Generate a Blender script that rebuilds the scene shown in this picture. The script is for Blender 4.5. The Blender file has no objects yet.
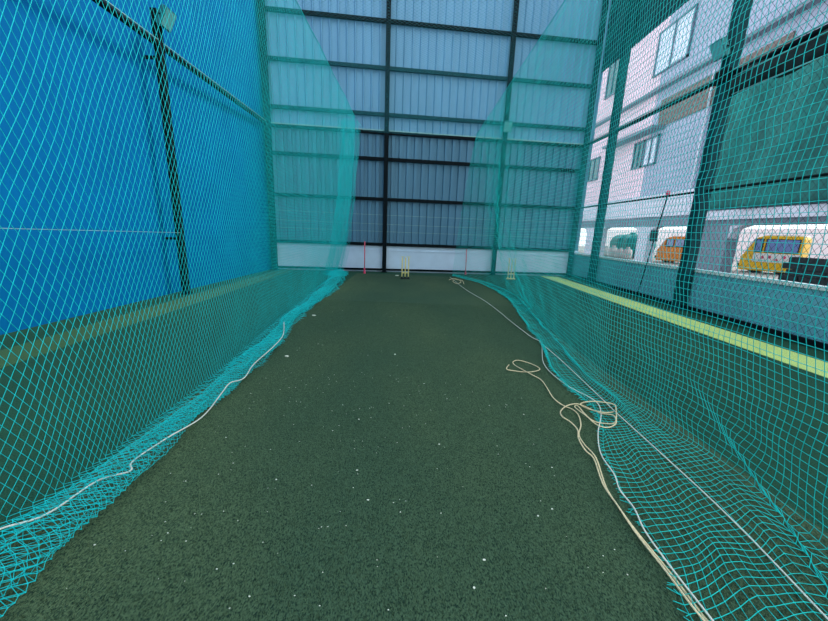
import bpy, math, random
import numpy as np
from mathutils import Vector, Matrix
random.seed(7); rng = np.random.default_rng(7)
C = bpy.context.scene.collection
PI = math.pi
# ------------------------------------------------------------------ helpers
EYE = 1.55
FPX = 347.78
CF = np.array([0.0110575, 0.9747593, -0.2229844]); CR = np.array([0.99931584, -0.00290164, 0.03687043]); CU = np.array([-0.03529277, 0.22323953, 0.97412449])
def ground(u, v, z=0.0):            # floor point seen at a place of the photograph
    d = CF + CR*(u-414)/FPX - CU*(v-310.5)/FPX
    k = (z-EYE)/d[2]
    return (float(d[0]*k), float(d[1]*k), z)

def link(name, me, mat=None, parent=None):
    o = bpy.data.objects.new(name, me); C.objects.link(o)
    if mat is not None: me.materials.append(mat)
    if parent is not None: o.parent = parent
    return o
class MB:
    def __init__(s): s.v = []; s.f = []
    def add(s, vs, fs):
        n = len(s.v); s.v += [tuple(map(float, p)) for p in vs]; s.f += [tuple(i+n for i in f) for f in fs]; return s
    def box(s, a, b):
        x0,y0,z0 = a; x1,y1,z1 = b
        return s.add([(x0,y0,z0),(x1,y0,z0),(x1,y1,z0),(x0,y1,z0),(x0,y0,z1),(x1,y0,z1),(x1,y1,z1),(x0,y1,z1)],
              [(3,2,1,0),(4,5,6,7),(0,1,5,4),(1,2,6,5),(2,3,7,6),(3,0,4,7)])
    def bar(s, p, q, w, h, up=(0,0,1), prof=None):      # straight bar with any profile, w sideways and h along up
        p = Vector(p); q = Vector(q); d = (q-p).normalized(); up = Vector(up)
        sd = d.cross(up)
        if sd.length < 1e-4: up = Vector((0,1,0)); sd = d.cross(up)
        sd.normalize(); u = sd.cross(d)
        prof = prof or [(-.5,-.5),(.5,-.5),(.5,.5),(-.5,.5)]
        n = len(prof); vs = []
        for e in (p,q):
            for a,b in prof: vs.append(e+sd*(a*w)+u*(b*h))
        fs = [(i,(i+1)%n,n+(i+1)%n,n+i) for i in range(n)]+[tuple(range(n-1,-1,-1)),tuple(range(n,2*n))]
        return s.add(vs, fs)
    def tube(s, pts, r, seg=6, cap=True):
        pts = [Vector(p) for p in pts]; n = len(pts); vs = []; fs = []
        t = (pts[1]-pts[0]).normalized(); a = t.orthogonal().normalized()
        rr = r if hasattr(r,'__len__') else [r]*n
        for i,p in enumerate(pts):
            t = (pts[min(i+1,n-1)]-pts[max(i-1,0)])
            t = t.normalized() if t.length>1e-9 else Vector((0,0,1))
            a = a-t*a.dot(t); a = a.normalized() if a.length>1e-6 else t.orthogonal().normalized()
            b = t.cross(a)
            for k in range(seg):
                g = 2*PI*k/seg; vs.append(p+(a*math.cos(g)+b*math.sin(g))*rr[i])
        for i in range(n-1):
            for k in range(seg):
                k2 = (k+1)%seg; fs.append((i*seg+k,i*seg+k2,(i+1)*seg+k2,(i+1)*seg+k))
        if cap: fs += [tuple(range(seg-1,-1,-1)), tuple((n-1)*seg+k for k in range(seg))]
        return s.add(vs, fs)
    def lathe(s, prof, c=(0,0,0), seg=12):
        n = len(prof); vs = []; fs = []
        for r,z in prof:
            for k in range(seg):
                g = 2*PI*k/seg; vs.append((c[0]+r*math.cos(g), c[1]+r*math.sin(g), c[2]+z))
        for i in range(n-1):
            for k in range(seg):
                k2=(k+1)%seg; fs.append((i*seg+k,i*seg+k2,(i+1)*seg+k2,(i+1)*seg+k))
        fs += [tuple(range(seg-1,-1,-1)), tuple((n-1)*seg+k for k in range(seg))]
        return s.add(vs, fs)
    def prism(s, poly, axis, a, b):     # poly in the two other axes, extruded along axis from a to b
        n = len(poly); vs = []
        for e in (a,b):
            for p,q in poly:
                vs.append({'x':(e,p,q),'y':(p,e,q),'z':(p,q,e)}[axis])
        fs = [(i,(i+1)%n,n+(i+1)%n,n+i) for i in range(n)]+[tuple(range(n-1,-1,-1)),tuple(range(n,2*n))]
        return s.add(vs, fs)
    def build(s, name, mat, parent=None, smooth=False, bevel=0):
        me = bpy.data.meshes.new(name); me.from_pydata(s.v, [], s.f)
        import bmesh
        bm = bmesh.new(); bm.from_mesh(me); bmesh.ops.recalc_face_normals(bm, faces=bm.faces); bm.to_mesh(me); bm.free()
        if smooth: me.polygons.foreach_set('use_smooth', [True]*len(me.polygons))
        o = link(name, me, mat, parent)
        if bevel:
            m = o.modifiers.new('bevel','BEVEL'); m.width = bevel; m.segments = 2; m.limit_method = 'ANGLE'
        return o
def big(name, V, F, mat, parent=None, smooth=False):       # numpy arrays to a mesh, F is (n,k)
    me = bpy.data.meshes.new(name)
    me.vertices.add(len(V)); me.vertices.foreach_set('co', np.ascontiguousarray(V, np.float32).ravel())
    n,k = F.shape
    me.loops.add(n*k); me.loops.foreach_set('vertex_index', np.ascontiguousarray(F, np.int32).ravel())
    me.polygons.add(n); me.polygons.foreach_set('loop_start', np.arange(0,n*k,k,dtype=np.int32))
    if smooth: me.polygons.foreach_set('use_smooth', np.ones(n,bool))
    me.update(calc_edges=True); me.validate()
    return link(name, me, mat, parent)
def tag(o, label, cat, group=None):
    o['label'] = label; o['category'] = cat
    if group: o['group'] = group
    return o
def struct(o, label=None):
    o['kind'] = 'structure'
    if label: o['label'] = label
    return o
def empty(name, loc, label, cat, group=None, rz=0):
    o = bpy.data.objects.new(name, None); C.objects.link(o); o.location = loc; o.rotation_euler = (0,0,rz); o.empty_display_size = .1
    return tag(o, label, cat, group)
def smooth_path(pts, n=6):
    P = [np.array(p,float) for p in pts]; out = []
    for i in range(len(P)-1):
        a = P[max(i-1,0)]; b = P[i]; c = P[i+1]; d = P[min(i+2,len(P)-1)]
        for k in range(n):
            t = k/n
            out.append(tuple(.5*((2*b)+(c-a)*t+(2*a-5*b+4*c-d)*t*t+(3*b-a-3*c+d)*t**3)))
    out.append(tuple(P[-1])); return out

# ------------------------------------------------------------------ materials
def lin(c): return tuple((x/255/12.92 if x/255<=.04045 else ((x/255+.055)/1.055)**2.4) for x in c)
def mat(name, rgb, rough=.6, metal=0, vary=0, scale=5, rgb2=None, bump=0, bscale=60, stretch=None, spec=.5):
    m = bpy.data.materials.new(name); m.use_nodes = True; nt = m.node_tree; b = nt.nodes['Principled BSDF']
    b.inputs['Roughness'].default_value = rough; b.inputs['Metallic'].default_value = metal; b.inputs['Specular IOR Level'].default_value = spec
    co = nt.nodes.new('ShaderNodeTexCoord'); mp = nt.nodes.new('ShaderNodeMapping'); nt.links.new(co.outputs['Object'], mp.inputs['Vector'])
    if stretch: mp.inputs['Scale'].default_value = stretch
    no = nt.nodes.new('ShaderNodeTexNoise'); no.inputs['Scale'].default_value = scale; no.inputs['Detail'].default_value = 6
    nt.links.new(mp.outputs[0], no.inputs['Vector'])
    ra = nt.nodes.new('ShaderNodeValToRGB'); nt.links.new(no.outputs['Fac'], ra.inputs['Fac'])
    l = lin(rgb); r2 = lin(rgb2) if rgb2 else tuple(x*(1-vary) for x in l)
    ra.color_ramp.elements[0].position = .35; ra.color_ramp.elements[0].color = (*r2,1)
    ra.color_ramp.elements[1].position = .65; ra.color_ramp.elements[1].color = (*l,1)
    nt.links.new(ra.outputs['Color'], b.inputs['Base Color'])
    if bump:
        n2 = nt.nodes.new('ShaderNodeTexNoise'); n2.inputs['Scale'].default_value = bscale; n2.inputs['Detail'].default_value = 4
        nt.links.new(mp.outputs[0], n2.inputs['Vector'])
        bu = nt.nodes.new('ShaderNodeBump'); bu.inputs['Strength'].default_value = bump; bu.inputs['Distance'].default_value = .02
        nt.links.new(n2.outputs['Fac'], bu.inputs['Height']); nt.links.new(bu.outputs['Normal'], b.inputs['Normal'])
    return m
def turf_mat(name, base, worn, dark):
    m = bpy.data.materials.new(name); m.use_nodes = True; nt = m.node_tree; b = nt.nodes['Principled BSDF']
    b.inputs['Roughness'].default_value = .9; b.inputs['Specular IOR Level'].default_value = .15
    co = nt.nodes.new('ShaderNodeTexCoord')
    def noise(sc, det, st=None):
        mp = nt.nodes.new('ShaderNodeMapping'); nt.links.new(co.outputs['Object'], mp.inputs['Vector'])
        if st: mp.inputs['Scale'].default_value = st
        n = nt.nodes.new('ShaderNodeTexNoise'); n.inputs['Scale'].default_value = sc; n.inputs['Detail'].default_value = det
        nt.links.new(mp.outputs[0], n.inputs['Vector']); return n
    def mix(fac, a, bb, lo, hi):
        mr = nt.nodes.new('ShaderNodeMapRange'); mr.inputs['From Min'].default_value = lo; mr.inputs['From Max'].default_value = hi
        nt.links.new(fac.outputs['Fac'], mr.inputs['Value'])
        x = nt.nodes.new('ShaderNodeMix'); x.data_type = 'RGBA'; nt.links.new(mr.outputs[0], x.inputs['Factor'])
        for s,i in ((a,'A'),(bb,'B')):
            sk = [q for q in x.inputs if q.name==i and q.type=='RGBA'][0]
            if hasattr(s,'is_output') or hasattr(s,'links'): nt.links.new(s, sk)
            else: sk.default_value = (*lin(s),1)
        return [q for q in x.outputs if q.type=='RGBA'][0]
    o = mix(noise(.55,3,(1,.5,1)), base, worn, .42, .72)
    fine = noise(170,3,(1,.5,1))
    o = mix(fine, dark, o, .36, .56)
    nt.links.new(o, b.inputs['Base Color'])
    bu = nt.nodes.new('ShaderNodeBump'); bu.inputs['Strength'].default_value = .6; bu.inputs['Distance'].default_value = .012
    nt.links.new(fine.outputs['Fac'], bu.inputs['Height']); nt.links.new(bu.outputs['Normal'], b.inputs['Normal'])
    return m
def glass_mat(name, rgb, rough=.1):
    return mat(name, rgb, rough, 0, .15, 2, spec=.9)
M = {}
M['turf'] = turf_mat('turf', (68,92,69), (90,108,76), (26,49,38))
M['turf_side'] = turf_mat('turf_side', (36,80,62), (46,90,66), (16,52,40))
M['strip'] = turf_mat('sunlit_turf_strip', (206,224,130), (220,236,160), (150,176,100))  # turf strip with the sunlight falling on it painted into the colour
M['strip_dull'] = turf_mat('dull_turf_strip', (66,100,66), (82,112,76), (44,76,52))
M['blade'] = mat('turf_blade', (82,109,80), .8, 0, .5, 40, spec=.2)
M['net'] = mat('teal_net_twine', (2,206,208), .55, 0, .12, 8, spec=.3)
M['netr'] = mat('teal_net_twine_deep', (4,214,206), .55, 0, .15, 8, spec=.3)
M['roofnet'] = mat('pale_roof_twine', (20,140,150), .6, 0, .1, 8, spec=.3)
M['cord'] = mat('white_cord', (226,226,214), .8, 0, .15, 90, bump=.4, bscale=220)
M['rope'] = mat('cream_rope', (246,224,180), .8, 0, .2, 90, bump=.5, bscale=220)
M['blue'] = mat('blue_painted_sheet', (0,110,172), .8, 0, .10, 1.2, bump=.08, bscale=9, spec=.08)
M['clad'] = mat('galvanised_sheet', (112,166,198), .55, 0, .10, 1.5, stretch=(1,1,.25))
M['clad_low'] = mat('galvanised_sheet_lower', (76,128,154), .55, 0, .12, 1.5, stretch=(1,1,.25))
M['steel'] = mat('dark_green_steel', (3,18,24), .75, 0, .3, 6, spec=.15)
M['steel_teal'] = mat('teal_painted_steel', (2,64,70), .7, 0, .25, 6, spec=.2)  # on the upper right cladding the dark tone is backlit shade
M['chain'] = mat('dark_fence_twine', (14,52,56), .6, 0, .2, 10)
M['plinth'] = mat('painted_plinth', (206,226,244), .8, 0, .08, 2.5, bump=.1, bscale=25)
M['plinth_r'] = mat('backlit_plinth', (118,190,208), .8, 0, .15, 1.3, bump=.1, bscale=25)  # pale plinth paint with its backlit shade put into the colour
M['coping'] = mat('white_coping', (236,240,240), .8, 0, .08, 3)
M['stump'] = mat('cream_stump', (240,222,140), .5, 0, .08, 14)
M['black'] = mat('black_rubber', (16,20,22), .7, 0, .3, 10)
M['pink'] = mat('pink_rod', (226,92,112), .5, 0, .2, 20)
M['lamp_body'] = mat('lamp_housing', (40,120,122), .5, .2, .2, 8)
M['lens'] = glass_mat('lamp_glass', (120,190,190))
M['cloth'] = mat('dark_rolled_cloth', (12,40,40), .9, 0, .4, 9, bump=.6, bscale=18)
M['pipe'] = mat('pale_pipe', (150,196,190), .5, .2, .2, 8)
M['facade'] = mat('pale_pink_render', (232,204,220), .9, 0, .08, .5, bump=.05)
M['facade_shaded'] = mat('shaded_render', (164,172,196), .9, 0, .12, .4)  # same render as the pink part, its shade painted into the colour
M['band'] = mat('lavender_band', (206,206,222), .9, 0, .08, .6)
M['beam'] = mat('grey_concrete', (120,132,148), .9, 0, .15, .8, bump=.1)
M['brick'] = mat('brown_grey_brick', (132,118,116), .9, 0, .4, 3, bump=.5, bscale=14, stretch=(1,1,3))
M['frame'] = mat('window_frame', (92,112,132), .5)
M['pane'] = glass_mat('window_pane', (206,214,236))
M['pane_dark'] = glass_mat('dark_window_pane', (48,104,112))
M['facade_shade'] = mat('facade_shade_green', (18,112,108), .9, 0, .45, 1.6, bump=.4, bscale=12, stretch=(1,1,.5))
M['asphalt'] = mat('pale_yard', (168,164,160), .95, 0, .15, .7, bump=.1)
M['daylight_wall'] = mat('daylight_wall', (246,238,238), .9, 0, .05, .5)
M['yellow'] = mat('yellow_paint', (250,196,24), .35, 0, .06, 3)
M['orange'] = mat('orange_paint', (250,150,30), .35, 0, .06, 3)
M['whitep'] = mat('white_paint', (244,240,236), .4, 0, .05, 3)
M['pinkp'] = mat('pink_paint', (232,70,110), .4)
M['vglass'] = glass_mat('vehicle_glass', (130,150,206))
M['tyre'] = mat('tyre', (24,24,26), .8)
M['tank'] = mat('teal_tank', (10,150,144), .5, 0, .25, 1.5)
M['block'] = mat('dark_concrete_block', (62,72,78), .95, 0, .4, 8, bump=.5, bscale=30)
M['sack'] = mat('white_sack', (228,222,222), .8, 0, .15, 6, bump=.5, bscale=10)
M['scrap'] = mat('white_scrap', (222,224,206), .8)

# ------------------------------------------------------------------ dimensions of the place
XL, XR = -4.987, 6.264
DL, DR = 12.62, 13.77
def B(t, z, off=0.0):            # back wall line; off moves it toward the camera
    x = XL+t*(XR-XL); y = DL+t*(DR-DL); return (x, y-off, z)
RAIL = 4.835

# setting -----------------------------------------------------------
f = MB().box((-5.6,-3,-.12),(6.5,14.2,0)).build('floor', M['turf_side']); struct(f,'dark green artificial turf floor')
f = MB().box((-1.95,-3,-.005),(2.35,12.4,.004))
f = f.build('trim_1', M['turf']); struct(f,'worn green batting lane turf between the two nets')
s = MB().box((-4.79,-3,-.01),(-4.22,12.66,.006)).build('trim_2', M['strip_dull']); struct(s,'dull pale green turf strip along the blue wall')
s = MB().box((5.07,-3,-.01),(5.72,13.6,.006)).build('trim_3', M['strip']); struct(s,'turf strip along the right fence with sunlight painted in as pale lime')
w = MB().prism([(-5.72,-3),(-5.10,12.75),(-5.3,12.75),(-5.92,-3)],'z',-.1,10)
w = w.build('wall_left', M['blue']); struct(w,'tall flat blue wall')
yd = MB().box((6.5,-12,-.5),(60,70,-.12)).build('ground_yard', M['asphalt']); struct(yd,'pale yard outside the right fence')

def corrugated(z0, z1, pitch, depth, crest, base):      # trapezoidal sheet running along the back wall
    L = math.hypot(XR-XL+.6, DR-DL); n = int(L/pitch); pts = []
    for i in range(n):
        a = i*pitch
        for u,d in ((0,0),((1-crest)*.82,0),((1-crest),depth),(.999-.0*crest,depth)):
            pts.append(((a+u*pitch)/L, base-d))
    vs = []; fs = []
    for t,o in pts:
        tt = -.03+t*1.06
        vs.append(B(tt,z0,-o)); vs.append(B(tt,z1,-o))
    for i in range(len(pts)-1): fs.append((2*i,2*i+2,2*i+3,2*i+1))
    return MB().add(vs,fs)
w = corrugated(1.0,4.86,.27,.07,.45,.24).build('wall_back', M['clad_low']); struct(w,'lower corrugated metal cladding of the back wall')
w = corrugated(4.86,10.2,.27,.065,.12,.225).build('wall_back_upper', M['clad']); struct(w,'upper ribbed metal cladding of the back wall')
mb = MB(); mb.add([B(-.03,-.1,-.16),B(1.03,-.1,-.16),B(1.03,1.02,-.16),B(-.03,1.02,-.16),B(-.03,-.1,-.42),B(1.03,-.1,-.42),B(1.03,1.02,-.42),B(-.03,1.02,-.42)],
   [(0,1,2,3),(7,6,5,4),(3,2,6,7),(0,3,7,4),(1,5,6,2)])
struct(mb.build('trim_4', M['plinth']),'pale painted plinth below the back cladding')
mb = MB()
mb.bar(B(-.02,.80,-.15),B(1.02,.80,-.15),.03,.03)
struct(mb.build('trim_5', M['plinth']),'thin ledge line on the pale plinth')
struct(MB().box((6.42,-3,-.1),(6.62,13.95,.88)).build('wall_right', M['plinth_r']),'low parapet wall outside the right fence')
struct(MB().box((6.39,-3,.88),(6.65,13.95,.935)).build('trim_6', M['coping']),'white coping on the low parapet')
# upper cladding of the right side; backlit shade is put into its dark colour
vs=[];fs=[]
n=int(13/.27)
for i in range(n):
    for u,d in ((0,0),(.7,0),(.86,.03),(.999,.03)):
        y=.8+(i+u)*.27; vs += [(6.45-d,y,7.2),(6.45-d,y,10.2)]
for i in range(len(vs)//2-1): fs.append((2*i,2*i+2,2*i+3,2*i+1))
struct(MB().add(vs,fs).build('wall_right_upper', M['steel_teal']),'dark teal cladding high on the right side')

# steelwork ---------------------------------------------------------
IPROF = [(-.5,-.5),(.5,-.5),(.5,-.4),(.08,-.4),(.08,.4),(.5,.4),(.5,.5),(-.5,.5),(-.5,.4),(-.08,.4),(-.08,-.4),(-.5,-.4)]
def post(x, y, w, top, label, mname='steel', prof=None, plate=True):
    e = empty('steel_post', (x,y,0), label, 'post')
    MB().bar((0,0,0),(0,0,top),w,w,(0,1,0),prof).build('column_shaft', M[mname], e)
    if plate: MB().box((-w*.8,-w*.8,0),(w*.8,w*.8,.02)).build('base_plate', M[mname], e)
    return e
p = post(*B(.004,0,.0)[:2], .17, 10, 'dark steel post in the back left corner beside the blue wall')
p = post(*B(.352,0,.0)[:2], .14, 10, 'dark steel post on the back wall between the two nets')
p = post(*B(.7238,0,.0)[:2], .14, 10, 'dark steel post on the back wall behind the right net')
p = post(*B(.998,0,.0)[:2], .15, 10, 'steel post in the back right corner next to the fence','steel_teal')
p = post(XR, 12.03, .2, 10, 'farther of the two thick green posts of the right fence','steel_teal', IPROF)
MB().bar((-.1,0,4.4),(-.1,-.1,4.4),.05,.05).build('cleat', M['steel_teal'], p)
p = post(XR, 7.92, .21, 10, 'nearer of the two thick green posts of the right fence','steel_teal')
MB().box((-.16,-.16,RAIL-.12),(.16,.16,RAIL+.1)).build('rail_clamp', M['steel'], p)
lp = post(XL, 7.64, .12, 5.42, 'slim dark post standing in front of the blue wall')
for z in (4.62,1.2):
    MB().bar((-.30,0,z),(-.03,0,z),.05,.05).build('wall_bracket', M['steel'], lp)
GZ = [(8.17,'steel','topmost in view'),(6.81,'steel_teal','second from the top'),(5.40,'steel_teal','just above the light edged rail'),
      (3.97,'steel','first below the light edged rail'),(2.62,'steel','second below the light edged rail'),(1.02,'steel','running along the top of the pale plinth'),(.09,'steel','lowest, just above the floor')]
for z,mn,tx in GZ:
    h=.11 if .5<z else .07
    o = MB().bar(B(.0,z,-.125),B(1,z,-.125),.09,h).build('steel_girt', M[mn]); tag(o,'dark horizontal steel girt across the back wall, '+tx,'girt','girts across the back wall')
e = empty('back_rail', B(0,RAIL,0), 'dark rail with a pale top edge across the middle of the back wall','rail')
a=Vector(B(0,0,0)); 
def rel(t,z,off,e=e,z0=RAIL): 
    q=Vector(B(t,z,off)); return q-Vector(B(0,z0,0))
MB().bar(rel(0,RAIL-.01,-.13),rel(1,RAIL-.01,-.13),.11,.09).build('rail_tube', M['steel'], e)
MB().bar(rel(0,RAIL+.055,-.12),rel(1,RAIL+.055,-.12),.09,.035).build('top_edge', M['pipe'], e)
# side rails
e = empty('side_rail',(XL,2,RAIL),'long dark rail running along the blue wall','rail')
MB().tube([(0,-3,0),(0,10.6,0)],.055,8).build('rail_tube', M['steel'], e, True)
MB().tube([(.035,-3,.06),(.035,10.6,.06)],.014,5).build('tie_cord', M['pipe'], e, True)
e = empty('side_rail',(XR,2,RAIL),'long upper rail along the right fence','rail')
MB().tube([(0,-3,0),(0,11.7,0)],.05,8).build('rail_tube', M['steel'], e, True)
MB().tube([(-.045,-3,.055),(-.045,11.7,.055)],.016,5).build('tie_cord', M['pipe'], e, True)
tag(MB().tube([(XR,-1,2.62),(XR,13.7,2.62)],.024,6).build('side_rail',M['steel'],None,True),'thin middle rail of the right fence','rail')
tag(MB().bar((XR,-1,.085),(XR,13.7,.085),.06,.08).build('side_rail',M['steel']),'bottom rail of the right fence just above the floor','rail')
# rolled cloth under the near half of the right rail
e = empty('rolled_shade_cloth',(XR-.02,7.7,RAIL-.25),'dark shade cloth rolled up under the right fence rail','rolled cloth')
V=[];Fq=[];ns=70;nk=16
for i in range(ns):
    y=-i*.13
    for k in range(nk):
        g=2*PI*k/nk; rr=1+.10*math.sin(3*g+i*.7)+.07*math.sin(i*1.3+g*2)
        V.append((.10*rr*math.cos(g), y, .19*rr*math.sin(g)+.015*math.sin(i*.5)))
for i in range(ns-1):
    for k in range(nk): Fq.append((i*nk+k,i*nk+(k+1)%nk,(i+1)*nk+(k+1)%nk,(i+1)*nk+k))
Fq += [tuple(range(nk)),tuple((ns-1)*nk+k for k in range(nk))]
MB().add(V,Fq).build('cloth_roll',M['cloth'],e,True)
MB().tube([(-.11,-.1,.13),(-.115,-2,.11),(-.115,-9,.12)],.012,5).build('edge_cord',M['pipe'],e,True)
MB().tube([(-.07,-.1,-.19),(-.075,-2,-.21),(-.07,-9,-.2)],.014,5).build('edge_cord',M['pipe'],e,True)

# flood lamps -------------------------------------------------------
def flood(loc, rz, label, tilt=.5):
    e = empty('flood_lamp', loc, label, 'lamp', None, rz)
    R = Matrix.Rotation(tilt,4,'X')
    def put(mb): mb.v=[tuple(R@Vector(v)) for v in mb.v]; return mb
    h=put(MB().box((-.15,-.05,-.17),(.15,.05,.17))).build('housing',M['lamp_body'],e,False,.012)
    put(MB().box((-.13,-.058,-.15),(.13,-.05,.15))).build('lens',M['lens'],e)
    mb=MB()
    for i in range(7): mb.box((-.13+i*.04,.05,-.13),(-.122+i*.04,.085,.13))
    put(mb).build('cooling_fins',M['lamp_body'],e)
    MB().tube([(-.17,0,0),(-.17,.1,-.02),(-.17,.16,-.05),(.17,.16,-.05),(.17,.1,-.02),(.17,0,0)],.012,5).build('bracket',M['steel'],e)
flood((-4.78,7.62,5.27), PI/2, 'small flood lamp on the slim post by the blue wall')
flood((6.02,7.95,5.32), -PI/2, 'small flood lamp on the near thick post of the right fence')
flood((3.16,13.2,5.2), 0, 'small flood lamp on the back wall post behind the right net')

# stumps -------------------------------------------------------------
def stumps(x, y, label, base):
    e = empty('cricket_stumps',(x,y,.004),label,'wicket','spring stumps at the back')
    for k in (-1,0,1):
        MB().lathe([(.017,.05),(.019,.06),(.019,.66),(.015,.69),(.012,.71)],(k*.105,0,0),10).build('stump',M['stump'],e,True)
        MB().lathe([(.024,.03),(.024,.075)],(k*.105,0,0),10).build('spring_collar',M[base],e,True)
    for k in (-1,1): MB().tube([(k*.105-.05*1,0,.72),(k*.0525,0,.724),(k*.105+.05*1 if k<0 else .155,0,.72)],[.006,.009,.006],6).build('bail',M['stump'],e,True)
    MB().box((-.15,-.055,0),(.15,.055,.035)).build('base',M[base],e,False,.008)
    MB().bar((-.12,0,.2),(.12,0,.2),.012,.03).build('cross_bar',M['stump'],e)
stumps(-.206,11.365,'cream stumps on a black base at the end of the lane','black')
stumps(3.53,12.3,'cream stumps on a pale base seen through the right net','stump')
# pink rods leaning on the plinth
x,y,z = ground(364.5,273.5)
e=empty('pink_rod',(x,y,0),'thin pink rod against the plinth just right of the left net','rod')
MB().tube([(0,0,0),(-.01,.1,1.12)],.02,6).build('rod',M['pink'],e,True); MB().lathe([(.045,0),(.045,.06),(.03,.12),(.03,.2)],(0,0,0),8).build('grip',M['pinkp'],e)
x,y,z = ground(465.5,274.5)
e=empty('pink_rod',(x,y,0),'thin pink rod against the plinth seen through the right net','rod')
MB().tube([(0,0,0),(-.01,.1,.95)],.017,6).build('rod',M['pink'],e,True); MB().lathe([(.04,0),(.04,.06),(.025,.1)],(0,0,0),8).build('grip',M['pinkp'],e)
# thin wires
for z,tx in ((2.08,'uppermost'),(1.76,'middle'),(1.5,'lowest')):
    tag(MB().tube([B(.02,z,.05),B(.5,z-.02,.05),B(.98,z,.05)],.006,4).build('stretched_wire',M['pipe']),'thin pale wire stretched across the back wall, %s of three'%tx,'wire','wires across the back wall')
tag(MB().tube([(XL+.05,7.6,1.33),(XL+.05,4.2,1.40),(XL+.05,-1,1.48)],.006,4).build('stretched_wire',M['pipe']),'thin pale wire stretched along the blue wall','wire')

# ------------------------------------------------------------------ nets
def tubes(P0, P1, r, seg=3, r1=None):
    d = P1-P0; L = np.linalg.norm(d,axis=1); ok = L>1e-5; P0,P1,d,L = P0[ok],P1[ok],d[ok],L[ok]; d=d/L[:,None]
    ref = np.where(np.abs(d[:,2:3])<.9, np.array([[0,0,1.]]), np.array([[1.,0,0]]))
    a = np.cross(d,ref); a/=np.linalg.norm(a,axis=1)[:,None]; b = np.cross(d,a)
    n=len(d); V=np.zeros((n,2*seg,3))
    for k in range(seg):
        g=2*PI*k/seg+.4; o=(a*math.cos(g)+b*math.sin(g))*r
        V[:,k]=P0+o-d*r*.4; V[:,seg+k]=P1+o+d*r*.4
    base=(np.arange(n)*2*seg)[:,None]; F=[]
    for k in range(seg):
        k2=(k+1)%seg; F.append(np.concatenate([base+k,base+k2,base+seg+k2,base+seg+k],1))
    return V.reshape(-1,3), np.concatenate(F,0)
def knots(P, r):
    o=np.array([(1,0,0),(0,1,0),(-1,0,0),(0,-1,0),(0,0,1),(0,0,-1)],float)*r
    V=(P[:,None,:]+o[None]).reshape(-1,3); t=np.array([(0,1,4),(1,2,4),(2,3,4),(3,0,4),(1,0,5),(2,1,5),(3,2,5),(0,3,5)])
    F=(np.arange(len(P))*6)[:,None,None]+t[None]; return V,F.reshape(-1,3)
def diamond_edges(fn, ns, nt):      # half-step lattice, nodes where i+j is even
    I,J=np.meshgrid(np.arange(ns+1),np.arange(nt+1),indexing='ij')
    P=fn(I/ns,J/nt)
    e=[]
    for di in (1,-1):
        i0=I[:,:-1]; j0=J[:,:-1]; m=((i0+j0)%2==0)&(i0+di>=0)&(i0+di<=ns)
        e.append((i0[m],j0[m],i0[m]+di,j0[m]+1))
        m=((i0+j0)%2==1)&(i0+di>=0)&(i0+di<=ns)
    # odd rows: nodes with (i+j) even cover both, so each pass links node (i,j) down to (i+-1,j+1)
    A=np.concatenate([P[a,b] for a,b,c,d in e]); Bq=np.concatenate([P[c,d] for a,b,c,d in e])
    return A,Bq,P,((I+J)%2==0)
def square_edges(fn, ns, nt):
    I,J=np.meshgrid(np.arange(ns+1),np.arange(nt+1),indexing='ij'); P=fn(I/ns,J/nt)
    A=np.concatenate([P[:-1].reshape(-1,3),P[:,:-1].reshape(-1,3)]); Bq=np.concatenate([P[1:].reshape(-1,3),P[:,1:].reshape(-1,3)])
    return A,Bq,P,np.ones_like(I,bool)
def vnoise(seed, amp, fr, n=10):
    r=np.random.default_rng(seed); ks=r.uniform(-1,1,(n,2))*fr; ph=r.uniform(0,6.28,n); w=r.uniform(.4,1,n); w/=w.sum()
    return lambda x,y: amp*sum(w[i]*np.sin(ks[i,0]*x+ks[i,1]*y+ph[i]) for i in range(n))*1.8
def make_net(fn, edges, ns, nt, r, mname, near=0, fringe=0):
    A,Bq,P,msk=edges(fn,ns,nt)
    if fringe:
        H=P[:,-1][msk[:,-1]]; H=H[(H[:,1]>near)&(H[:,1]<11)]
        for rep in range(2):
            q=H+np.stack([np.sign(H[:,0])*-1*rng.uniform(.015,.05,len(H)),rng.uniform(-.03,.03,len(H)),rng.uniform(-.006,.01,len(H))],1); q[:,2]=np.maximum(q[:,2],.006)
            A=np.concatenate([A,H]); Bq=np.concatenate([Bq,q])
    V,F=tubes(A,Bq,r)
    return V,F,P,msk

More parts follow.
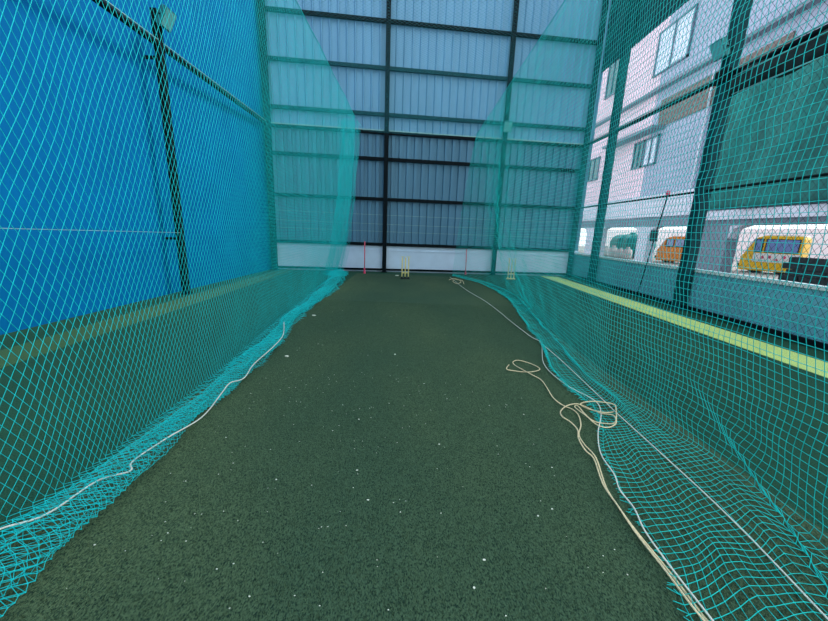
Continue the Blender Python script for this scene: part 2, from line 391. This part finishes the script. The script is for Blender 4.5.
# left net: knots hang as tall diamonds; foot rests in folds on the turf
lh = np.array([(-3,-1.55),(.9,-1.57),(1.08,-1.58),(1.33,-1.59),(1.6,-1.6),(1.95,-1.61),(2.44,-1.67),(2.87,-1.65),(3.49,-1.67),(4.2,-1.68),(5.18,-1.86),(6.76,-1.93),(8.68,-1.88),(10,-1.98),(11.8,-2.2),(13,-2.25)])
lc = np.array([(-3,-2.1),(1.4,-2.06),(1.58,-2.0),(1.93,-1.98),(2.3,-1.98),(2.6,-1.98),(3.36,-2.02),(4.34,-2.1),(5.5,-2.2),(7,-2.3),(8.7,-2.45),(10,-2.5),(11.5,-2.4),(13,-2.35)])
nA=vnoise(1,.10,1.4); nB=vnoise(2,.03,9); nC=vnoise(3,.035,14); nD=vnoise(4,.02,22)
def left_net(s,t):
    L=15.4
    y=s*L                                   # material length along the lane
    yend=11.35
    Y=-.9+np.where(y<12.2,y,12.2+(y-12.2)*.16)         # the far end is gathered
    gath=np.clip((y-11.9)/.6,0,1)
    th=.755
    th_m=np.clip(t/th,0,1); tf=np.clip((t-th)/(1-th),0,1)
    xc=np.interp(Y,lc[:,0],lc[:,1]); xh=np.interp(Y,lh[:,0],lh[:,1])
    z=4.74*(1-th_m)+.02-.05*np.sin(PI*np.clip((Y%2.4)/2.4,0,1))*(1-th_m)
    x=-1.8+(xc+1.8)*th_m**2.2 + nA(Y,z)*np.sin(PI*th_m)*np.clip(1.3-Y/6,.12,1)
    fold=gath*(-.26+.24*np.cos((y-11.9)*6.5)+.05*np.sin(y*31+z*1.3)+.05*np.sin(z*1.7+y*3))
    x=x+fold
    # on the floor: out to the hem, back over itself and out again
    near=np.clip((3.2-Y)/1.0,0,1)
    kx=np.interp(tf,[0,.42,.72,1],[0,1,.50,1.0]); kz=np.interp(tf,[0,.10,.30,.42,.50,.72,.80,1],[0,.02,.012,.03,.075,.06,.085,.02])
    ripple=.10*np.sin(2*PI*2.5*tf+nC(Y,0)*40)
    xf=(xh-xc)*(kx+ripple*np.clip(tf*5,0,1))
    x=x+xf+np.where(tf>0,nB(Y*1.6,tf*9)*.9,0)*np.clip(tf*4,0,1)
    clump=np.exp(-((Y-9.6)/.9)**2)*.30
    z=z+np.where(tf>0,kz*(1+.4*np.sin(Y*3.1+tf*4))+clump*np.sin(PI*tf)+np.abs(nD(Y*2,tf*7)),0)
    z=np.maximum(z,.008)
    Y=Y+nB(Y,z*.7+tf)*.6+ (0.10*np.sin(z*1.1+1))*np.clip(th_m,0,1)
    return np.stack([x,Y,z],-1)
root=empty('practice_net',(-1.8,5,0),'teal net hanging along the left side of the lane','net','nets along the lane')
def shift(V): return V-np.array(root.location)
V,F,P,msk=make_net(left_net,diamond_edges,2*int(15.4/.046),2*int(6.3/.094),.0016,'net',2.7,1)
big('netting',shift(V),F,M['net'],root)
kn=P[msk]; kn=kn[(kn[:,1]<4.5)&(kn[:,1]>.6)]; V,F=knots(kn,.004); big('knots',shift(V),F,M['net'],root)
top=[(-1.8,-.9,4.76)]+[(-1.8,y,4.75-.03*math.sin(PI*(y%2.4)/2.4)) for y in np.arange(0,12.1,.6)]+[(-1.8,12.1,4.78),(-1.8,12.75,RAIL)]
MB().tube([tuple(np.array(p)-np.array(root.location)) for p in top],.007,5).build('top_cord',M['net'],root,True)
cp=[(-330,690),(-40,549),(0,529),(47,514),(97,481),(130,471),(133,461),(167,438),(202,417),(221,394),(230,383),(244,378),(254,364),(273,347),(283,335),(284,322)]
pts=smooth_path([np.array(ground(*q,.11)) for q in cp])
MB().tube([tuple(np.array(p)-np.array(root.location)) for p in pts],.0048,6).build('border_cord',M['cord'],root,True)

# right net: squarer mesh, wide foot lying open on the floor
rh=np.array([(-2,1.1),(.9,1.18),(1.14,1.21),(1.25,1.20),(1.39,1.23),(1.56,1.29),(1.97,1.34),(2.26,1.41),(2.49,1.47),(2.8,1.60),(3.14,1.70),(3.47,1.62),(4.05,1.66),(4.91,1.88),(6.96,2.14),(8.4,2.32),(9.57,2.33),(11.06,2.12),(12.0,1.75),(12.6,1.45),(13.5,1.4)])
rc=np.array([(-2,2.1),(1.2,2.15),(2,2.25),(2.8,2.2),(3.4,2.12),(4.2,2.2),(4.9,2.28),(7,2.55),(8.4,2.75),(9.6,2.7),(11,2.4),(12,1.85),(12.6,1.5),(13.5,1.45)])
mA=vnoise(11,.10,1.3); mB=vnoise(12,.03,7); mC=vnoise(13,.03,10); mD=vnoise(14,.02,20); mE=vnoise(15,.02,5)
def right_net(s,t):
    L=13.5; y=s*L; Y=-.9+y
    th=.838; tm=np.clip(t/th,0,1); tf=np.clip((t-th)/(1-th),0,1)
    xc=np.interp(Y,rc[:,0],rc[:,1]); xh=np.interp(Y,rh[:,0],rh[:,1])
    z=4.74*(1-tm)+.015
    far=np.clip((Y-9)/3.6,0,1)
    x=2.0+(xc-2.0)*(tm**2.6*(1-far)+tm**.8*far)+mA(Y,z)*np.sin(PI*tm)*(1-.6*far)
    # a gathered pleat running down toward the camera
    yp=2.9-(2.4-z)*.55
    x=x+.0
    Yc=1.68+1.45*z-2.2*tf+.04*np.sin(z*9)
    pull=np.exp(-((Y-Yc)/.17)**2)*np.clip((.62-z)/.3,0,1)*np.clip(1.5-tf*3,0,1)
    Y2=Y-(Y-Yc)*pull*.85
    loose=np.clip((Y-2.6)/1.2,0,1)
    k=1.6
    xf=(xh-xc)*(tf+loose*.13*np.sin(2*PI*k*tf))
    x=x+xf+np.where(tf>0,mB(Y,tf*2),0)*np.clip(tf*3,0,1)
    z=z+np.where(tf>0,loose*.07*(.5-.5*np.cos(2*PI*k*tf))*(1-.5*tf)+np.abs(mD(Y,tf*2))*.8,0)
    z=np.maximum(z,.008)
    Y2=Y2+mC(Y*.9,tm*4+tf*1.5)*1.1+mE(z*1.6,tf*4+Y*.9)*1.0+.12*np.sin(z*.9+.4)-.25*tf
    x=x+mC(z*3,Y)*.35
    return np.stack([x,Y2,z],-1)
root=empty('practice_net',(2.0,5,0),'teal net hanging along the right side of the lane','net','nets along the lane')
V,F,P,msk=make_net(right_net,square_edges,int(13.5/.042),int(5.65/.052),.0021,'netr',0,1)
big('netting',shift(V),F,M['netr'],root)
kn=P[msk]; kn=kn[(kn[:,1]<4)&(kn[:,1]>.5)]; V,F=knots(kn,.004); big('knots',shift(V),F,M['netr'],root)
top=[(2.0,-.9,4.76)]+[(2.0,y,4.75) for y in np.arange(0,12.7,.8)]+[(2.0,13.3,RAIL)]
MB().tube([tuple(np.array(p)-np.array(root.location)) for p in top],.007,5).build('top_cord',M['net'],root,True)
def cordpart(name,px,z,r,m):
    pts=smooth_path([np.array(ground(*q,z)) for q in px]); MB().tube([tuple(np.array(p)-np.array(root.location)) for p in pts],r,6).build(name,M[m],root,True)
cordpart('border_cord',[(541,343),(562,361),(599,396),(620,416),(716,504),(823,614),(860,655),(960,770)],.03,.0042,'cord')
cordpart('border_cord',[(450,277),(465,289),(485,301),(501,313),(508,319),(530,336),(541,343),(544,364),(565,384),(594,400),(601,413),(598,433),(601,454),(614,474),(620,490),(634,508),(645,531),(670,566),(713,621),(740,655),(810,760)],.035,.0046,'cord')

# roof net over the lane
qA=vnoise(21,.04,1.2)
def roof_net(s,t):
    x=-1.8+3.8*t; y=4.2+8.6*s; z=4.78-.07*np.sin(PI*t)+qA(x,y)
    return np.stack([x,y+0*t,z],-1)
V,F,P,msk=make_net(roof_net,diamond_edges,2*int(8.6/.075),2*int(3.8/.075),.0012,'roofnet',0,0)
o=big('overhead_net',V,F,M['roofnet']); tag(o,'thin pale net stretched overhead between the tops of the two side nets','net')

# fence net on the right side
def fence(s,t):
    y=.5+12.9*s+0*t; z=.12+7.0*t+0*s; x=XR+.03+.015*np.sin(y*2.1+z*1.7)
    return np.stack([x,y,z],-1)
V,F,P,msk=make_net(fence,diamond_edges,2*int(12.9/.11),2*int(7.0/.14),.003,'chain',0,0)
o=big('fence_net',V,F,M['chain']); tag(o,'dark diamond mesh fence along the right side in front of the yard','fence')

# ropes ------------------------------------------------------------
def cz(p): # crop coordinates of the coil region
    return (480+p[0]/5.175, 340+p[1]/5.175)
def rope(px, z, r, label, name='rope', m='rope'):
    pts=[]
    for i,q in enumerate(px): pts.append(np.array(ground(*q, z+.012*math.sin(i*1.9))))
    return tag(MB().tube(smooth_path(pts,6),r,6).build(name,M[m],None,True),label,'rope')
tail=[(605,477),(620,505),(632,524),(652,556),(676,585),(706,621),(730,650)]
A=[cz(q) for q in [(150,128),(138,150),(180,160),(250,166),(305,156),(300,140),(250,118),(200,105),(172,112),(178,128),(215,150),(270,180),(315,205),(345,245),(380,300),(430,338),(480,360),(510,390),(522,440),(512,490),(540,540),(600,610)]]
rope(A+[(606,487),(622,512),(640,536),(668,570),(700,612),(722,642),(790,760)],.022,.0052,'cream rope with a small loose loop at its far end, trailing along the right net')
Bp=[cz(q) for q in [(690,372),(640,375),(560,356),(520,335),(540,322),(600,318),(690,332),(704,360),(700,425),(650,432),(590,420),(540,385),(492,348),(505,340),(545,385),(600,435),(660,453),(704,430),(690,390),(620,378),(545,345),(500,330),(450,340),(418,368),(425,395),(470,425),(505,465),(510,510),(545,570),(590,615)]]
rope(Bp+[(603,484),(618,506),(636,533),(662,566),(692,606),(716,638),(775,750)],.045,.0052,'cream rope lying in an oval coil on the foot of the right net')
# second loose strand near stump end
rope([(449,280),(453,278.5),(458,279.5),(461,282),(457,283.5),(453,281.5),(455,279.8),(462,280.5),(464,284)],.012,.008,'small tangle of pale cord at the far foot of the right net')

# litter -------------------------------------------------------------
def scrap(x,y,s,k):
    mb=MB(); n=6; a0=random.random()*6; pts=[]
    for i in range(n):
        g=a0+2*PI*i/n; r=s*random.uniform(.6,1.1); pts.append((x+r*math.cos(g),y+r*.7*math.sin(g)))
    mb.prism(pts,'z',.006,.006+s*.35); return mb
big_scraps=[(287,357),(395,355),(314,316),(439,445),(538,517),(552,510),(397,276),(474,589),(368,501),(484,561)]
for i,(u,v) in enumerate(big_scraps):
    x,y,_=ground(u,v); s={0:.03,2:.035,6:.07}.get(i,.008)
    if i==1: s=.018
    tag(scrap(x,y,s,i).build('paper_scrap',M['scrap']),'small white scrap lying loose on the green lane turf','scrap','white scraps on the lane')
mb=MB()
for i in range(320):
    y=random.uniform(.95,3.6) if random.random()<.8 else random.uniform(3.6,8); x=random.uniform(-1.5,1.15)
    if random.random()<.4 and x>0: continue
    s=random.uniform(.0022,.005)*(1 if random.random()<.92 else 1.7); q=scrap(x,y,s,0); mb.add(q.v,q.f)
o=mb.build('turf_specks',M['scrap']); o['kind']='stuff'; tag(o,'tiny white specks scattered over the lane turf','litter')

# turf pile in the lane
def blades(n, y0, y1, ln, wd):
    x=rng.uniform(-1.93,2.3,n); y=y0+(y1-y0)*rng.uniform(0,1,n)**1.5
    a=rng.uniform(0,2*PI,n); tl=rng.normal(0,.6,(n,2)); h=ln*rng.uniform(.5,1.1,n)
    d=np.stack([np.cos(a),np.sin(a),0*a],1)*wd
    c=np.stack([x,y,0*x+.003],1); tip=c+np.stack([tl[:,0]*h,tl[:,1]*h,h],1)
    V=np.stack([c-d,c+d,tip],1).reshape(-1,3); F=np.arange(3*n).reshape(-1,3); return V,F
V,F=blades(210000,.75,7.5,.014,.0019)
o=big('turf_pile',V,F,M['blade']); o['kind']='stuff'; tag(o,'short green artificial grass blades of the lane','grass')

# ------------------------------------------------------------------ outside on the right
X0=15.0
e=empty('apartment_building',(X0,25,0),'pale pink apartment building beyond the right fence','building')
def bp(name,mb,m,par=None):
    mb.v=[(x-X0,y-25,z) for x,y,z in mb.v] 
    return mb.build(name,M[m],par or e)
HB=17.5
bp('wall',MB().box((X0,24.2,2.9),(X0+4,46,HB)),'facade')
bp('wall',MB().box((X0+.02,4,2.9),(X0+4,24.2,HB)),'facade_shaded')
bp('floor_band',MB().box((X0-.12,18.4,2.95),(X0+.02,46,4.3)),'band')
bp('header_beam',MB().box((X0-.06,4,2.36),(X0+.4,46,2.92)),'beam')
bp('floor_band',MB().box((X0-.25,4,2.62),(X0-.06,18.4,3.05)),'band')
bp('ledge',MB().box((X0-.35,4,10.5),(X0+.02,46,10.66)),'beam')
bp('sunshade',MB().box((X0-.8,22.9,8.15),(X0+.02,28.6,8.32)),'beam')
bp('brick_panel',MB().box((X0-.05,16,8.35),(X0+.03,23.6,9.9)),'brick')
cols=[(16.85,18.9),(22.6,23.6),(28.4,30.6),(35,37)]
for a,b in cols: bp('column',MB().box((X0-.05,a,-.12),(X0+.5,b,2.4)),'band' if a>20 else 'beam')
for a,b in cols:
    bp('haunch',MB().prism([(b,1.75),(b,2.37),(b+.75,2.37),(b+.2,2.2)],'x',X0-.04,X0+.4),'band')
    bp('haunch',MB().prism([(a,1.75),(a-.2,2.2),(a-.75,2.37),(a,2.37)],'x',X0-.04,X0+.4),'band')
def window(y0,y1,z0,z1,pane):
    mb=MB(); w=.09
    for a,b in (((y0,z0),(y1,z0+w)),((y0,z1-w),(y1,z1)),((y0,z0),(y0+w,z1)),((y1-w,z0),(y1,z1)),(((y0+y1)/2-.04,z0),((y0+y1)/2+.04,z1))): mb.box((X0-.1,a[0],a[1]),(X0+.02,b[0],b[1]))
    f=bp('window',mb,'frame'); bp('pane',MB().box((X0-.04,y0+.05,z0+.05),(X0+.01,y1-.05,z1-.05)),pane,f)
window(22.0,24.9,11.6,14.1,'pane'); window(29.2,30.8,12.3,14.9,'pane_dark'); window(24.6,25.6,6.2,7.9,'pane_dark'); window(23.2,24.5,6.2,7.9,'pane')
window(30.2,31.8,6.2,8.0,'pane_dark'); window(35,37,6.2,8,'pane_dark'); window(34.5,36.5,12.2,14.6,'pane_dark')
# downpipe
bp('downpipe',MB().tube([(X0-.1,19.7,2.9),(X0-.1,19.7,10)],.06,6),'band')
# dark green sheet standing in for shade on the near part of the facade
V=[];Fq=[];ny,nz=44,20
for i in range(ny+1):
    for j in range(nz+1):
        y=5+(18.3-5)*i/ny; z=3.1+6.0*j/nz+.0; V.append((X0-.32+.10*math.sin(y*2.2+z*.6)+.05*math.sin(y*5+z*2),y,z))
for i in range(ny):
    for j in range(nz): a=i*(nz+1)+j; Fq.append((a,a+nz+1,a+nz+2,a+1))
o=MB().add(V,Fq).build('facade_shade_sheet',M['facade_shade'],None,True); m_=o.modifiers.new('solid','SOLIDIFY'); m_.thickness=.02
tag(o,'large dark green sheet standing in for shade on the building beside the pink facade','cloth')
# added white wall standing in for the bright daylight behind the arches
struct(MB().box((32,5,-.2),(32.4,60,2.9)).build('wall_far_added', M['daylight_wall']),'white wall added to stand in for daylight beyond the building')

def van(loc, L, Hh, body, label, rows, rz=.58, panel=True):
    e=empty('van',loc,label,'van','yellow vans in the yard',rz); w=1.6
    prof=[(-L/2,.14),(L/2,.14),(L/2,.95),(L/2-.12,1.1),(L/2-.55,Hh-.12),(L/2-.85,Hh),(-L/2+.1,Hh),(-L/2,Hh-.15)]
    MB().prism(prof,'x',0,w).build('body',M[body],e,False,.06)
    MB().prism([(L/2-.86,Hh-.02),(L/2-.95,Hh+.05),(-L/2+.15,Hh+.05),(-L/2+.08,Hh-.02)],'x',.05,w-.05).build('roof',M['whitep'],e)
    if panel: MB().box((-.015,-L/2+.04,.66),(.02,L/2-.55,1.16)).build('side_panel',M['whitep'],e)
    for k in range(5 if panel else 0):
        y=-L/2+.35+k*(L-1.3)/4; fl=MB().lathe([(.09,0),(.09,.01)],(0,0,0),7)
        fl.v=[(-.02-c,y+b,.9+a+.1*math.sin(k*2.3)) for a,b,c in fl.v]
        fl.build('painted_flower',M['pinkp'],e)
    y0=-L/2+.12
    for (a,b) in rows:
        fr=MB().box((-.02,a,1.2),(.02,b,Hh-.18)).build('window_frame',M['tyre'],e,False,.01)
        MB().box((-.03,a+.05,1.25),(.0,b-.05,Hh-.22)).build('pane',M['vglass'],fr)
    MB().add([(.1,L/2-.13,1.12),(w-.1,L/2-.13,1.12),(w-.1,L/2-.53,Hh-.14),(.1,L/2-.53,Hh-.14),(.1,L/2-.09,1.12),(w-.1,L/2-.09,1.12),(w-.1,L/2-.49,Hh-.13),(.1,L/2-.49,Hh-.13)],[(0,1,2,3),(7,6,5,4),(0,4,5,1),(2,6,7,3),(1,5,6,2),(0,3,7,4)]).build('windscreen',M['vglass'],e)
    for y in (-L/2+.7,L/2-.7):
        for x in (.2,w-.2):
            t=MB().lathe([(.31,-.1),(.33,-.06),(.33,.06),(.31,.1)],(0,0,0),14); t.v=[(x+a[2],y+a[1],.33+a[0]) for a in t.v]; t.build('wheel',M['tyre'],e,True)
    MB().box((.05,L/2-.02,.3),(w-.05,L/2+.08,.5)).build('bumper',M['tyre'],e)
van((20.4,20.0,-.12),2.5,2.15,'yellow','yellow van with a white flowered side panel beyond the right fence post',[(-1.1,.28),(.36,.72)])
van((20.0,26.2,-.12),3.2,1.98,'orange','orange van with a long side window left of the near fence post',[(-1.5,.45),(.52,1.05)],.58,False)
e=empty('water_tank',(20.2,32.6,-.12),'green water tank on a low cradle beyond the parapet','tank')
t=MB().lathe([(.4,-2.3),(.75,-2.2),(.92,-2.0),(.95,-.7),(.98,-.66),(.98,-.6),(.95,-.56),(.95,.6),(.98,.64),(.95,.7),(.92,2.0),(.75,2.2),(.4,2.3)],(0,0,0),20)
t.v=[(a[0],a[2],1.15+a[1]) for a in t.v]; t.build('barrel',M['tank'],e,True)
t=MB().lathe([(.25,.0),(.25,.16),(.2,.2)],(0,0,2.05),12); t.build('hatch',M['tank'],e)
for y in (-1.4,1.4): MB().box((-.7,y-.1,0),(.7,y+.1,.4)).build('cradle',M['beam'],e)
# white sacks in front of the tank
for i,(y,z,s,tx) in enumerate(((33.0,0,.9,'far end of the row'),(31.9,0,1.0,'second from the tank end'),(30.8,0,.85,'third along the row'),(29.8,0,.95,'nearest the orange van'))):
    mb=MB(); n=10
    for k in range(7):
        pass
    prof=[(.05,0),(.42,.05),(.5,.3),(.45,.62),(.3,.85),(.12,.95),(.16,1.06)]
    mb.lathe([(r*s,zz*s) for r,zz in prof],(18.2,y,-.12),10)
    mb.v=[(x+.05*math.sin(zz*7+i),yy+.05*math.sin(zz*5+xx*3) if False else yy,zz) for (x,yy,zz) in mb.v for xx in (x,)]
    tag(mb.build('white_sack',M['sack'],None,True),'white filled sack standing in front of the green tank, '+tx,'sack','white sacks by the tank')
# stack of dark blocks
k=0
for lay in range(4):
    for c in range(5-(lay//3)):
        y=16.3-c*.86-(lay%2)*.22; z=-.12+lay*.29
        o=MB().box((-.25,-.4,0),(.25,.4,.27)).build('concrete_block',M['block'],None,False,.02); o.location=(18.0+random.uniform(-.04,.04),y,z); o.rotation_euler=(0,0,random.uniform(-.06,.06))
        tag(o,'dark concrete block in the stack beside the yellow van, %s, %s'%(['bottom layer','second layer','third layer','top layer'][lay],['left end','second from left','third from left','fourth from left','fifth from left'][c]),'block','stacked dark blocks')
# thin stick leaning on the fence
a=np.array([6.34,0,0]); 
def onx(u,v,X):
    d=CF+CR*(u-414)/FPX-CU*(v-310.5)/FPX; k=X/d[0]; return (float(X),float(d[1]*k),float(EYE+d[2]*k))
b0=Vector(onx(640,294,6.30)); b1=Vector(onx(671,195,6.30))
e=empty('leaning_stick',(b0.x-.08,b0.y,0),'thin dark stick with a small board leaning on the fence between the thick posts','stick')
d=b1-b0; o0=Vector((0,0,.01)); o1=Vector((0,d.y,b1.z))
MB().tube([o0,o1],.014,6).build('stick',M['steel'],e,True)
m_=Vector(onx(657,236,6.3))-Vector((b0.x-.08,b0.y,0))
MB().box((-.02,m_.y-.12,m_.z-.14),(.02,m_.y+.12,m_.z+.14)).build('board',M['block'],e)
MB().lathe([(.04,0),(.05,.05),(.03,.1)],tuple(o1),8).build('tip_knob',M['pinkp'],e)

# ------------------------------------------------------------------ light
w=bpy.data.worlds.new('sky'); bpy.context.scene.world=w; w.use_nodes=True; nt=w.node_tree; bg=nt.nodes['Background']
tc=nt.nodes.new('ShaderNodeTexCoord'); sx=nt.nodes.new('ShaderNodeSeparateXYZ'); nt.links.new(tc.outputs['Generated'],sx.inputs[0])
cr=nt.nodes.new('ShaderNodeValToRGB'); nt.links.new(sx.outputs['Z'],cr.inputs['Fac'])
cr.color_ramp.elements[0].color=(.86,.93,.97,1); cr.color_ramp.elements[1].color=(.72,.88,1.0,1)
nt.links.new(cr.outputs['Color'],bg.inputs['Color']); bg.inputs['Strength'].default_value=1.9
su=bpy.data.lights.new('sun','SUN'); su.energy=2.0; su.angle=math.radians(12); su.color=(1,.95,.86)
so=bpy.data.objects.new('sun',su); C.objects.link(so); so.rotation_euler=Vector((-.41,-.10,-.47)).to_track_quat('-Z','Y').to_euler(); so.location=(12,4,20)

# ------------------------------------------------------------------ camera
cd=bpy.data.cameras.new('camera'); co=bpy.data.objects.new('camera',cd); C.objects.link(co)
cd.sensor_fit='HORIZONTAL'; cd.sensor_width=36; cd.lens=FPX/828*36; cd.clip_start=.02; cd.clip_end=300
mw=Matrix.Identity(4)
for i in range(3): mw[i][0]=CR[i]; mw[i][1]=CU[i]; mw[i][2]=-CF[i]
mw[0][3],mw[1][3],mw[2][3]=0,0,EYE
co.matrix_world=mw
sc=bpy.context.scene; sc.camera=co
sc.view_settings.view_transform='Standard'; sc.view_settings.look='None'; sc.view_settings.gamma=1; sc.view_settings.exposure=0
